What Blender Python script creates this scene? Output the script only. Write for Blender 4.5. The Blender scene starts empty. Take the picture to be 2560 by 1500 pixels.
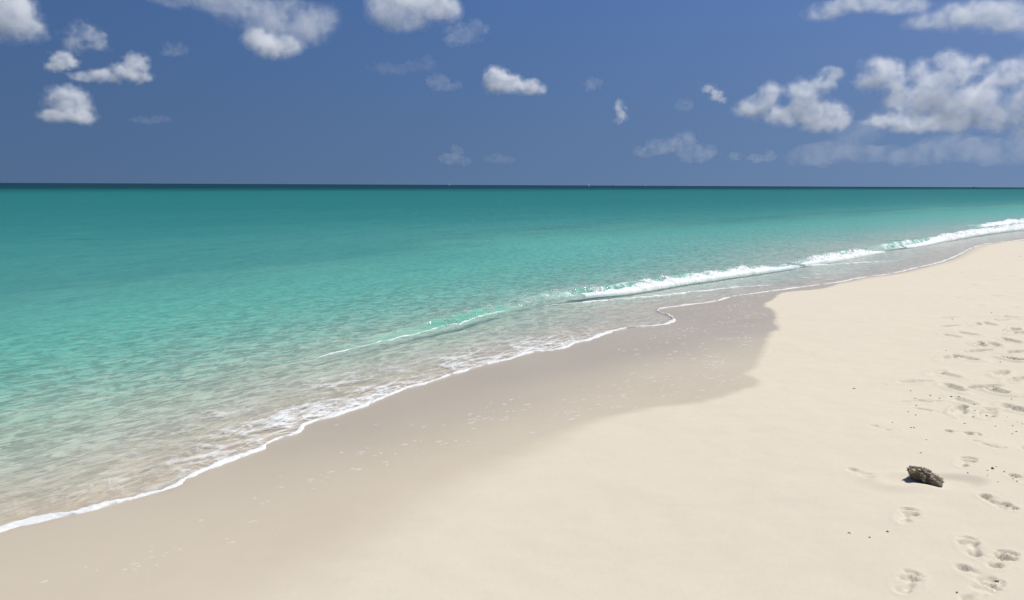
import bpy, math, random
import numpy as np

scene = bpy.context.scene
COL = scene.collection

# ---------------------------------------------------------------- camera
CAM_H = 1.95                      # metres above the sea; the sand under the camera is about 1.5 m lower
cam_data = bpy.data.cameras.new('camera')
cam_data.sensor_width = 36.0
cam_data.lens = 29.0
cam_data.clip_start = 0.05
cam_data.clip_end = 200000.0
cam = bpy.data.objects.new('camera', cam_data)
COL.objects.link(cam)
cam.location = (0.0, 0.0, CAM_H)
cam.rotation_mode = 'XYZ'
from mathutils import Matrix
cam.rotation_euler = (Matrix.Rotation(math.radians(90.0 - 7.931), 4, 'X') @ Matrix.Rotation(math.radians(0.257), 4, 'Z')).to_euler()
scene.camera = cam

# ---------------------------------------------------------------- sky, sun, exposure
SUN_EL, SUN_AZ = 58.0, 58.0       # degrees; azimuth from +Y towards +X
world = bpy.data.worlds.new('World')
scene.world = world
world.use_nodes = True
wn, wl = world.node_tree.nodes, world.node_tree.links
wn.clear()
sky = wn.new('ShaderNodeTexSky')
sky.sky_type = 'NISHITA'
sky.sun_disc = False
sky.sun_elevation = math.radians(SUN_EL)
sky.sun_rotation = math.radians(SUN_AZ)
sky.altitude = 0.0
sky.air_density = 1.5
sky.dust_density = 0.9
sky.ozone_density = 2.0
tint = wn.new('ShaderNodeMix'); tint.data_type = 'RGBA'; tint.blend_type = 'MULTIPLY'
tint.inputs[0].default_value = 1.0
tint.inputs[7].default_value = (0.83, 0.91, 1.12, 1.0)
bg = wn.new('ShaderNodeBackground')
bg.inputs['Strength'].default_value = 0.054
wout = wn.new('ShaderNodeOutputWorld')
tc = wn.new('ShaderNodeTexCoord'); lift = wn.new('ShaderNodeVectorMath'); lift.operation = 'MULTIPLY_ADD'
lift.inputs[1].default_value = (1.0, 1.0, 0.6); lift.inputs[2].default_value = (0.0, 0.0, 0.46)
norm = wn.new('ShaderNodeVectorMath'); norm.operation = 'NORMALIZE'
wl.new(tc.outputs['Generated'], lift.inputs[0]); wl.new(lift.outputs[0], norm.inputs[0]); wl.new(norm.outputs[0], sky.inputs['Vector'])
wl.new(sky.outputs[0], tint.inputs[6])
sep = wn.new('ShaderNodeSeparateXYZ'); wl.new(tc.outputs['Generated'], sep.inputs[0])
low = wn.new('ShaderNodeMapRange'); low.inputs[1].default_value = 0.0; low.inputs[2].default_value = 0.22     # moist air low over the sea
wl.new(sep.outputs[2], low.inputs[0])
air = wn.new('ShaderNodeMix'); air.data_type = 'RGBA'; air.inputs[6].default_value = (0.88, 0.90, 0.98, 1.0); air.inputs[7].default_value = (0.80, 0.90, 1.18, 1.0)
wl.new(low.outputs[0], air.inputs[0]); wl.new(air.outputs[2], tint.inputs[7])
hs = wn.new('ShaderNodeHueSaturation'); hs.inputs['Saturation'].default_value = 1.12
wl.new(tint.outputs[2], hs.inputs['Color']); wl.new(hs.outputs[0], bg.inputs['Color'])
wl.new(bg.outputs[0], wout.inputs['Surface'])

sun_data = bpy.data.lights.new('sun', 'SUN')
sun_data.energy = 4.8
sun_data.angle = math.radians(0.53)
sun_data.color = (1.0, 0.965, 0.90)
sun = bpy.data.objects.new('sun', sun_data)
COL.objects.link(sun)
a, e = math.radians(SUN_AZ), math.radians(SUN_EL)
from mathutils import Vector
SUN_DIR = Vector((math.sin(a) * math.cos(e), math.cos(a) * math.cos(e), math.sin(e)))
sun.rotation_euler = SUN_DIR.to_track_quat('Z', 'Y').to_euler()
sun.location = (20, 20, 40)

scene.view_settings.view_transform = 'Standard'
scene.view_settings.look = 'None'
scene.view_settings.exposure = 0.12
scene.view_settings.gamma = 1.0
scene.view_settings.use_curve_mapping = False
scene.render.engine = 'CYCLES'
cy = scene.cycles
cy.use_denoising = True
cy.max_bounces = 12
cy.diffuse_bounces = 3
cy.glossy_bounces = 3
cy.transmission_bounces = 6
cy.transparent_max_bounces = 12
cy.volume_bounces = 8
cy.volume_step_rate = 1.0
cy.volume_max_steps = 128
cy.sample_clamp_indirect = 4.0
cy.caustics_reflective = False
cy.caustics_refractive = True

# ---------------------------------------------------------------- measured lines of the beach, metres (x right, y away from the camera)
EDGE = [(-2.755, 4.233), (-2.681, 4.308), (-2.537, 4.381), (-2.405, 4.473), (-2.331, 4.546), (-2.251, 4.607), (-2.169, 4.698), (-2.069, 4.767), (-2.054, 4.909), (-2.031, 5.009), (-1.978, 5.168), (-1.874, 5.373), (-1.77, 5.544), (-1.733, 5.81), (-1.596, 5.982), (-1.617, 6.231), (-1.518, 6.398), (-1.273, 6.735), (-1.205, 6.851), (-1.081, 7.218), (-0.972, 7.467), (-0.769, 7.663), (-0.596, 8.01), (-0.421, 8.232), (-0.2, 8.532), (0.051, 8.806), (0.178, 9.096), (0.43, 9.111), (0.634, 9.269), (0.687, 9.501), (0.957, 9.788), (1.208, 10.34), (1.539, 10.664), (1.96, 10.709), (2.239, 11.057), (2.285, 11.514), (2.278, 11.994), (2.212, 12.318), (2.291, 12.693), (2.558, 12.854), (2.937, 13.09), (3.331, 13.26), (3.616, 13.761), (3.946, 14.105), (4.549, 14.452), (5.263, 14.969), (6.31, 15.641), (6.944, 16.411), (7.621, 16.817), (8.193, 17.378), (8.756, 18.025), (9.66, 19.024), (10.545, 20.051), (11.942, 21.999), (14.541, 25.99), (16.115, 27.81), (17.857, 28.809)]
WET = [(-1.058, 3.019), (-0.953, 3.271), (-0.752, 3.683), (-0.573, 4.058), (-0.397, 4.405), (-0.232, 4.689), (-0.028, 4.973), (0.141, 5.135), (0.333, 5.471), (0.62, 5.896), (0.853, 6.056), (1.171, 6.158), (1.529, 6.287), (1.875, 6.603), (2.138, 6.879), (2.13, 7.122), (2.095, 7.239), (2.273, 7.527), (2.565, 8.3), (3.006, 9.475), (3.222, 9.844), (3.378, 10.428), (3.746, 11.483), (3.79, 12.007), (3.74, 12.21), (4.15, 13.024), (4.603, 14.054), (4.919, 14.359), (5.315, 14.352), (5.758, 14.816), (6.274, 15.549), (7.057, 16.451), (7.933, 17.142), (8.712, 17.717), (10.003, 19.224), (11.78, 21.659), (14.425, 25.648), (16.511, 28.167), (18.28, 29.267)]
RIDGE_LIP = [(-2.64, 8.32), (-2.47, 8.61), (-2.23, 9.02), (-2.12, 9.33), (-1.99, 9.57), (-1.81, 9.82), (-1.61, 10.14), (-1.44, 10.39), (-1.19, 10.87), (-0.9, 11.23), (-0.6, 11.75), (-0.39, 12.36), (-0.08, 12.91), (0.13, 13.22)]
RIDGE_MAIN = [(0.06, 13.09), (0.37, 13.84), (0.85, 14.42), (1.26, 14.82), (1.57, 14.94), (2.03, 15.25), (2.76, 16.03), (3.51, 16.88), (4.31, 17.67), (5.48, 18.9), (6.43, 19.78), (7.23, 20.64)]
RIDGE_SECOND = [(7.09, 20.53), (7.73, 21.32), (8.38, 21.82), (9.73, 23.41), (11.32, 25.25)]
RIDGE_THIRD = [(10.85, 25.71), (11.69, 26.09), (13.11, 27.4), (14.17, 28.42), (15.38, 29.96), (16.86, 31.68), (19.02, 34.19), (22.16, 37.52), (24.42, 39.48), (33.18, 48.41)]
RIDGE_FOURTH = [(21.01, 38.82), (22.51, 40.45), (25.19, 42.75), (28.32, 45.83), (35.68, 52.83)]
RIDGE_BORE = [(0.39, 13.1), (0.72, 13.42), (1.48, 13.83), (2.33, 14.31), (2.97, 14.66), (4.14, 15.45), (4.86, 15.55), (5.51, 15.45)]
RIDGE_BORE_FAR = [(6.58, 19.89), (6.85, 20.1), (7.8, 20.56), (9.29, 20.9), (9.81, 20.59)]
RIDGE_BORE_MID = [(5.9, 17.16), (6.01, 16.89), (6.13, 16.32), (6.25, 15.81)]
FEET = [[(2.883, 5.254), (2.994, 5.165)], [(2.419, 4.107), (2.458, 3.826)], [(1.812, 3.656), (2.036, 3.987)], [(1.998, 3.357), (2.06, 3.567)], [(1.995, 3.24), (2.186, 3.413)], [(1.515, 3.036), (1.696, 3.265)], [(1.897, 3.236), (1.928, 3.145)], [(1.764, 2.993), (1.903, 3.101)], [(2.535, 4.485), (2.715, 4.687)], [(2.909, 4.994), (2.979, 4.858)], [(1.944, 4.528), (1.979, 4.385)], [(2.474, 5.397), (2.517, 5.331)], [(2.98, 5.853), (3.055, 5.772)], [(2.755, 4.326), (2.781, 4.196)], [(2.43, 3.607), (2.62, 3.787)], [(3.116, 4.844), (3.134, 4.682)]]
DENTS = [(3.23, 5.783, 0.8), (3.552, 6.477, 1), (3.771, 6.445, 0.8), (3.801, 6.31, 1), (4.192, 6.924, 1.1), (4.174, 6.663, 1.1), (4.679, 7.496, 1.7), (4.9, 7.861, 1.2), (4.793, 8.304, 1.2), (4.921, 8.279, 1.2), (4.587, 7.987, 0.9), (4.319, 7.663, 0.9), (4.175, 7.732, 0.7), (3.731, 7.087, 0.6), (3.768, 6.957, 0.6), (3.352, 6.742, 0.6), (5.199, 8.451, 0.9), (5.641, 9.113, 1.5), (5.565, 8.865, 1.2), (5.026, 8.953, 0.6), (5.116, 9.554, 0.8), (5.49, 9.628, 0.8), (5.647, 9.623, 0.7), (5.479, 10.248, 0.6), (4.797, 8.861, 0.5), (6.367, 11.174, 0.8), (6.724, 10.933, 0.7), (6.184, 10.069, 0.7), (6.738, 12.047, 0.5), (6.648, 12.253, 0.5), (7.885, 14.022, 0.7), (7.584, 13.35, 0.5), (7.263, 12.335, 0.6), (10.322, 17.472, 0.4), (12.686, 20.602, 0.9), (3.632, 5.764, 1.1), (3.093, 6.085, 0.4), (3.401, 6.04, 0.5), (3.377, 5.682, 0.6), (5.915, 9.871, 0.6), (7.364, 12.242, 0.5), (8.611, 14.777, 0.4), (9.332, 15.443, 0.4), (9.047, 14.584, 0.5), (4.85, 7.428, 1), (3.982, 5.964, 1), (5.679, 8.41, 1)]
SPECKS = [(2.465, 4.791), (2.614, 5.494), (2.675, 5.352), (3.072, 5.424), (2.704, 4.458), (2.611, 4.348), (2.533, 4.401), (1.956, 3.13), (1.572, 3.647), (1.642, 3.59), (1.752, 3.653), (2.712, 4.283), (2.711, 4.244), (2.607, 4.244), (3.23, 5.342), (3.284, 5.202), (3.229, 5.151), (2.658, 4.43), (2.738, 4.486), (2.733, 4.402), (1.754, 3.051), (2.632, 5.061), (3.428, 5.427), (3.098, 6.171), (3.194, 6.437), (3.002, 5.956), (2.864, 5.676), (2.614, 5.491), (2.857, 5.774), (3.256, 6.249), (3.276, 6.154), (3.447, 6.116), (3.314, 5.738), (3.364, 5.673), (3.334, 5.569), (3.378, 5.615), (3.222, 5.59), (3.326, 5.682), (3.883, 6.49), (3.755, 6.393), (4.078, 6.876), (4.488, 7.429), (5.482, 9.073), (5.922, 9.98), (6.181, 10.518), (5.792, 10.141), (3.372, 5.463), (3.233, 5.341), (3.347, 5.344), (3.289, 5.202), (3.432, 5.378), (2.674, 5.351), (2.691, 5.349), (5.442, 10.066), (4.331, 8.079), (3.438, 6.177), (3.441, 5.562), (3.757, 6.044), (2.8, 6.582), (3.38, 6.185), (3.446, 5.976), (12.704, 20.597), (9.557, 16.772), (9.102, 16.618)]
ROCK = (2.244, 4.305, 0.36)
MARK_LINE = [(-1.59, 6.249), (-1.295, 6.183), (-1.002, 6.096), (-0.684, 5.984), (-0.536, 5.998), (-0.3, 6.09), (-0.057, 6.135), (0.158, 6.163), (0.436, 6.179), (0.687, 6.23), (1.002, 6.257)]
FLECK_BAND_NEAR = [(-0.344, 5.341), (-0.167, 5.713), (0.004, 5.594), (0.15, 5.85), (0.361, 5.948)]
FLECK_BAND_LEFT = [(-1.525, 4.436), (-1.362, 4.578), (-1.181, 4.691), (-1.041, 4.937), (-0.804, 5.019), (-0.508, 5.096), (-0.332, 5.153)]
CLOUDS = [  # label, optical depth, raggedness, lobes (azimuth, elevation, half width, half height in degrees)
    ('soft white cloud cut by the upper left corner of the sky', 3.0, 0.45, [(-30.74, 9.63, 1.64, 1.4), (-31.86, 10.37, 2.07, 1.61), (-30.19, 8.8, 1.18, 0.82), (-29.27, 8.77, 0.83, 0.59)]),
    ('thin curled veil of cloud just above the small left puffs', 0.7, 0.7, [(-26.73, 8.87, 0.97, 0.63), (-25.99, 8.47, 0.83, 0.59), (-27.21, 8.14, 0.73, 0.63)]),
    ('small white puff at the upper left of the left cloud trio', 2.2, 0.45, [(-27.91, 7.22, 0.73, 0.53), (-28.25, 6.8, 0.63, 0.34), (-27.38, 7.09, 0.44, 0.29)]),
    ('elongated white cloud with raised right end among the left cloud trio', 2.0, 0.5, [(-26.88, 6.35, 0.83, 0.32), (-25.78, 6.49, 0.89, 0.45), (-24.76, 6.66, 0.95, 0.55), (-23.93, 7.19, 0.8, 0.75), (-23.74, 6.48, 0.65, 0.4)]),
    ('rounded white cloud lowest of the left cloud trio', 2.4, 0.45, [(-27.82, 5.19, 1.1, 0.58), (-27.65, 4.49, 1.17, 0.68), (-28.43, 3.98, 1.12, 0.44), (-27.24, 4.03, 0.98, 0.49)]),
    ('wide grey veil of cloud hanging from the top edge left of centre', 1.0, 0.5, [(-21.06, 11.19, 2.28, 0.41), (-18.43, 11.19, 2.32, 0.77), (-15.98, 10.57, 2.35, 1.1), (-13.96, 10.18, 2.11, 1.27), (-12.66, 10.61, 1.17, 0.9)]),
    ('bright white lobe of cloud under the grey veil', 2.6, 0.35, [(-16.53, 9.19, 1.15, 0.73), (-15.79, 8.66, 1.37, 0.68), (-15.02, 8.89, 1.32, 0.63)]),
    ('round white cloud with grey underside at the top edge centre', 2.4, 0.35, [(-8.18, 11.41, 1.61, 0.97), (-6.31, 11.71, 2.16, 1.19), (-4.69, 11.5, 1.35, 0.92), (-7.52, 10.68, 1.35, 0.76)]),
    ('faint ragged wisp right of the round top edge cloud', 0.45, 0.8, [(-3.35, 9.88, 1.09, 0.6), (-2.53, 10.27, 0.98, 0.38), (-4.03, 9.48, 0.65, 0.38)]),
    ('small crisp white cloud alone in the middle of the sky', 2.8, 0.4, [(-1.17, 7.23, 0.82, 0.69), (-0.34, 6.79, 1.1, 0.66), (1.04, 6.53, 1.21, 0.5), (-1.3, 6.65, 0.71, 0.55)]),
    ('faint smudge of cloud left of the crisp middle cloud', 0.4, 0.8, [(-5.0, 6.79, 0.77, 0.49), (-4.18, 6.54, 0.6, 0.3)]),
    ('faintest grey smudge above the middle cloud group', 0.22, 0.8, [(-5.81, 7.96, 0.65, 0.49), (-6.76, 7.76, 0.82, 0.35), (-8.24, 7.65, 1.09, 0.41)]),
    ('tiny grey puff right of the crisp middle cloud', 0.4, 0.6, [(5.34, 6.78, 0.52, 0.44)]),
    ('tiny upright white wisp low above the sea right of centre', 1.2, 0.7, [(7.19, 5.26, 0.33, 0.49), (7.37, 4.65, 0.36, 0.49), (7.1, 4.25, 0.25, 0.27)]),
    ('small slanting white cloud left of the great cumulus bank', 1.2, 0.6, [(13.05, 6.34, 0.48, 0.32), (13.59, 5.88, 0.48, 0.37), (13.94, 5.59, 0.29, 0.21)]),
    ('dim grey puff between upright wisp and slanting cloud', 0.3, 0.6, [(11.46, 5.3, 0.59, 0.35)]),
    ('peaked cumulus forming the left shoulder of the right bank', 2.2, 0.5, [(15.82, 4.94, 1.12, 0.69), (16.8, 5.68, 0.9, 0.9), (17.73, 4.51, 1.32, 0.63), (18.9, 6.0, 1.04, 0.78), (19.57, 4.85, 1.46, 0.94), (20.21, 6.58, 0.67, 0.72), (20.67, 7.01, 0.67, 0.41), (20.11, 3.83, 1.3, 0.47), (21.06, 4.31, 0.93, 0.72)]),
    ('largest towering cumulus at the right edge above the sea', 2.3, 0.55, [(23.35, 7.3, 1.16, 0.7), (23.97, 6.55, 1.25, 0.75), (22.83, 6.36, 0.91, 0.56), (25.64, 6.95, 0.74, 0.74), (26.03, 5.98, 0.84, 0.84), (27.14, 7.45, 1.02, 0.63), (28.13, 7.04, 1.02, 0.73), (27.32, 6.39, 1.22, 0.73), (29.64, 6.37, 0.95, 0.62), (30.84, 6.64, 1.18, 0.85), (31.54, 5.36, 1.17, 1.17), (24.97, 5.18, 1.25, 0.9), (26.75, 5.11, 1.48, 0.98), (28.68, 5.26, 1.45, 0.97), (23.9, 3.99, 1.26, 0.56), (25.73, 3.82, 1.74, 0.55), (27.71, 3.88, 1.96, 0.64), (29.82, 4.05, 1.68, 0.77), (31.67, 3.75, 1.18, 0.71)]),
    ('broad white cloud along the upper right edge of the sky', 1.9, 0.5, [(19.98, 10.77, 1.28, 0.61), (22.08, 11.14, 2.26, 0.6), (24.61, 10.74, 1.73, 0.49), (26.21, 9.86, 1.71, 0.59), (28.34, 9.98, 2.15, 0.86), (30.42, 9.57, 1.88, 0.84), (32.03, 9.1, 1.62, 0.92)]),
    ('pale low cloud bank under the great cumulus', 0.59, 0.6, [(22.3, 3.4, 1.28, 0.72), (21.17, 2.28, 1.81, 0.67), (19.72, 1.91, 1.57, 0.58), (23.09, 2.01, 1.79, 0.51), (25.63, 1.86, 2.01, 0.55), (27.81, 2.44, 2.21, 0.64), (30.16, 2.16, 2.16, 0.72), (32.16, 2.59, 1.41, 0.94)]),
    ('pale low cloud group beside the bank near the horizon', 0.55, 0.7, [(10.39, 2.63, 1.09, 0.49), (11.72, 2.89, 0.71, 0.6), (12.94, 2.22, 0.76, 0.54), (9.05, 2.31, 0.93, 0.33), (12.15, 2.08, 0.82, 0.49)]),
    ('two low pale puffs beneath the left shoulder cumulus', 0.45, 0.7, [(14.86, 1.94, 0.38, 0.27), (16.21, 1.8, 0.48, 0.27), (17.1, 1.93, 0.37, 0.32)]),
    ('faint low cumulus above the sailboat on the horizon', 0.4, 0.7, [(-3.79, 2.27, 0.39, 0.42), (-4.35, 1.78, 0.72, 0.33), (-3.38, 1.65, 0.5, 0.28)]),
    ('faint low smudge between sailboat and motor yacht', 0.25, 0.7, [(-1.16, 1.8, 0.72, 0.28), (-0.32, 1.72, 0.56, 0.22)]),
    ('faint flat streak low on the left of the sky', 0.25, 0.6, [(-23.77, 3.87, 0.71, 0.2), (-22.71, 3.98, 0.66, 0.23)]),
    ('dim grey puff under the wide veil on the left', 0.3, 0.7, [(-21.56, 8.25, 0.76, 0.36), (-22.04, 8.03, 0.46, 0.2)]),
]

# ---------------------------------------------------------------- helpers
rng = np.random.default_rng(7)
PERM = np.random.default_rng(3).permutation(4096).astype(np.int32)
_ang = np.random.default_rng(5).random(4096) * 2 * np.pi
G2 = np.stack([np.cos(_ang), np.sin(_ang)], 1).astype(np.float32)
_g3 = np.random.default_rng(6).normal(size=(4096, 3))
G3 = (_g3 / np.linalg.norm(_g3, axis=1)[:, None]).astype(np.float32)

def perlin2(x, y):
    x = np.asarray(x, np.float64); y = np.asarray(y, np.float64) + 0 * x
    xi = np.floor(x).astype(np.int32); yi = np.floor(y).astype(np.int32)
    xf, yf = (x - xi).astype(np.float32), (y - yi).astype(np.float32)
    u = xf ** 3 * (xf * (xf * 6 - 15) + 10); v = yf ** 3 * (yf * (yf * 6 - 15) + 10)
    def g(ix, iy, fx, fy):
        q = PERM[(PERM[ix & 4095] + iy) & 4095]
        return G2[:, 0][q] * fx + G2[:, 1][q] * fy
    a_ = g(xi, yi, xf, yf); b_ = g(xi + 1, yi, xf - 1, yf)
    c_ = g(xi, yi + 1, xf, yf - 1); d_ = g(xi + 1, yi + 1, xf - 1, yf - 1)
    return (a_ + (b_ - a_) * u) * (1 - v) + (c_ + (d_ - c_) * u) * v

def perlin3(x, y, z):
    xi = np.floor(x).astype(np.int32); yi = np.floor(y).astype(np.int32); zi = np.floor(z).astype(np.int32)
    xf, yf, zf = ((x - xi).astype(np.float32), (y - yi).astype(np.float32), (z - zi).astype(np.float32))
    f = lambda t: t ** 3 * (t * (t * 6 - 15) + 10)
    u, v, w = f(xf), f(yf), f(zf)
    r = 0
    for dx in (0, 1):
        for dy in (0, 1):
            for dz in (0, 1):
                q = PERM[(PERM[(PERM[(xi + dx) & 4095] + yi + dy) & 4095] + zi + dz) & 4095]
                d = G3[:, 0][q] * (xf - dx) + G3[:, 1][q] * (yf - dy) + G3[:, 2][q] * (zf - dz)
                r = r + d * (u if dx else 1 - u) * (v if dy else 1 - v) * (w if dz else 1 - w)
    return r

def fbm2(x, y, octaves=4, gain=0.5):
    s, a_ = 0.0, 1.0
    for k in range(octaves):
        s = s + a_ * perlin2(x * 2 ** k + 17.3 * k, y * 2 ** k + 9.1 * k); a_ *= gain
    return s

def fbm3(x, y, z, octaves=4, gain=0.5):
    s, a_ = 0.0, 1.0
    for k in range(octaves):
        s = s + a_ * perlin3(x * 2 ** k + 17.3 * k, y * 2 ** k + 9.1 * k, z * 2 ** k + 3.7 * k); a_ *= gain
    return s

def sstep(e0, e1, x):
    t = np.clip((x - e0) / (e1 - e0), 0, 1)
    return t * t * (3 - 2 * t)

def chaikin(P, n=2):
    P = np.array(P, float)
    for _ in range(n):
        q = np.empty((2 * len(P), 2))
        q[0] = P[0]; q[-1] = P[-1]
        q[1:-1:2] = P[:-1] * .75 + P[1:] * .25
        q[2:-1:2] = P[:-1] * .25 + P[1:] * .75
        P = q
    return P

def line_dist(X, Y, L, reach=None):
    """distance to a polyline, positive on its right-hand (land) side, and the arc length of the nearest point"""
    L = np.asarray(L, float)
    best = np.full(X.shape, 1e18); arc = np.zeros(X.shape); sg = np.ones(X.shape)
    s0 = 0.0
    for a_, b_ in zip(L[:-1], L[1:]):
        ab = b_ - a_; n = math.hypot(*ab)
        if n < 1e-9: continue
        wx, wy = X - a_[0], Y - a_[1]
        t = np.clip((wx * ab[0] + wy * ab[1]) / n ** 2, 0, 1)
        d = (wx - t * ab[0]) ** 2 + (wy - t * ab[1]) ** 2
        m = d < best - 1e-12
        best = np.where(m, d, best); arc = np.where(m, s0 + t * n, arc)
        sg = np.where(m, np.sign(ab[1] * wx - ab[0] * wy), sg)
        s0 += n
    return np.sqrt(best) * sg, arc

def inside(X, Y, poly):
    r = np.zeros(X.shape, bool)
    P = np.asarray(poly, float)
    for (x0, y0), (x1, y1) in zip(P, np.roll(P, -1, 0)):
        if y0 == y1: continue
        c = ((y0 > Y) != (y1 > Y)) & (X < (x1 - x0) * (Y - y0) / (y1 - y0) + x0)
        r ^= c
    return r

def shore_dist(xs, ys, L, X, Y, sM, reach=3.2):
    """signed distance to a shore line (land positive) on the grid xs, ys; the sign from a polygon so that hooks in the line stay right;
    beyond its reach it passes over into the distance from the mean shore line"""
    L = np.asarray(L, float)
    best = np.full(X.shape, (reach * 1.5) ** 2)
    for a_, b_ in zip(L[:-1], L[1:]):
        ab = b_ - a_; n2 = float(ab @ ab)
        if n2 < 1e-12: continue
        i0, i1 = np.searchsorted(xs, [min(a_[0], b_[0]) - reach, max(a_[0], b_[0]) + reach])
        j0, j1 = np.searchsorted(ys, [min(a_[1], b_[1]) - reach, max(a_[1], b_[1]) + reach])
        if i1 <= i0 or j1 <= j0: continue
        wx, wy = xs[None, i0:i1] - a_[0], ys[j0:j1, None] - a_[1]
        t_ = np.clip((wx * ab[0] + wy * ab[1]) / n2, 0, 1)
        d = (wx - t_ * ab[0]) ** 2 + (wy - t_ * ab[1]) ** 2
        np.minimum(best[j0:j1, i0:i1], d, out=best[j0:j1, i0:i1])
    band = np.abs(sM) < reach * 2
    P = np.vstack([L, [[L[-1][0] + 9000, L[-1][1] - 9000]], [[9000, -9000]], [[L[0][0], -9000]]])
    ins = sM > 0
    ins[band] = inside(X[band], Y[band], P)
    d = np.where(ins, 1, -1) * np.sqrt(best)
    w = sstep(reach * .55, reach, np.sqrt(best))
    return d * (1 - w) + sM * w

def new_mesh(name, V, Fc, mat=None, smooth=True, parent=None, link=True):
    me = bpy.data.meshes.new(name)
    V = np.asarray(V, np.float32); Fc = np.asarray(Fc, np.int32)
    k = Fc.shape[1]
    me.vertices.add(len(V)); me.vertices.foreach_set('co', V.ravel())
    me.loops.add(Fc.size); me.loops.foreach_set('vertex_index', Fc.ravel())
    me.polygons.add(len(Fc))
    me.polygons.foreach_set('loop_start', np.arange(0, Fc.size, k, dtype=np.int32))
    try: me.polygons.foreach_set('loop_total', np.full(len(Fc), k, np.int32))
    except Exception: pass
    me.polygons.foreach_set('use_smooth', np.full(len(Fc), smooth, bool))
    me.update(calc_edges=True); me.validate()
    if mat: me.materials.append(mat)
    o = bpy.data.objects.new(name, me)
    COL.objects.link(o)
    if parent: o.parent = parent
    return o

def attr(o, name, vals):
    at = o.data.attributes.new(name, 'FLOAT', 'POINT')
    at.data.foreach_set('value', np.asarray(vals, np.float32).ravel())

def tag(o, label=None, cat=None, group=None, kind=None):
    if label: o['label'] = label
    if cat: o['category'] = cat
    if group: o['group'] = group
    if kind: o['kind'] = kind
    return o

def empty(name, loc=(0, 0, 0), rz=0.0):
    o = bpy.data.objects.new(name, None)
    COL.objects.link(o); o.location = loc; o.rotation_euler = (0, 0, rz)
    o.empty_display_size = 0.1
    return o

def spaced(parts):
    """grid lines from (start, stop, step) runs"""
    v = []
    for a_, b_, s in parts:
        n = max(1, int(round((b_ - a_) / s)))
        v += list(np.linspace(a_, b_, n, endpoint=False))
    v.append(parts[-1][1])
    return np.array(v)

def growing(start, stop, step, rate):
    v, s, p = [], step, start
    sg = 1 if stop > start else -1
    while (stop - p) * sg > 0:
        s *= rate; p += sg * s; v.append(p)
    return np.array(v)

def grid_mesh(name, xs, ys, X, Y, Z, keep, mat, attrs):
    ny, nx = X.shape
    idx = np.arange(nx * ny).reshape(ny, nx)
    f = np.stack([idx[:-1, :-1], idx[:-1, 1:], idx[1:, 1:], idx[1:, :-1]], -1)
    kf = keep[:-1, :-1] | keep[:-1, 1:] | keep[1:, 1:] | keep[1:, :-1]
    f = f[kf]
    used = np.zeros(nx * ny, bool); used[f.ravel()] = True
    remap = np.cumsum(used) - 1
    V = np.stack([X.ravel(), Y.ravel(), Z.ravel()], 1)[used]
    o = new_mesh(name, V, remap[f], mat)
    for k, v in attrs.items(): attr(o, k, v.ravel()[used])
    return o

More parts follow.
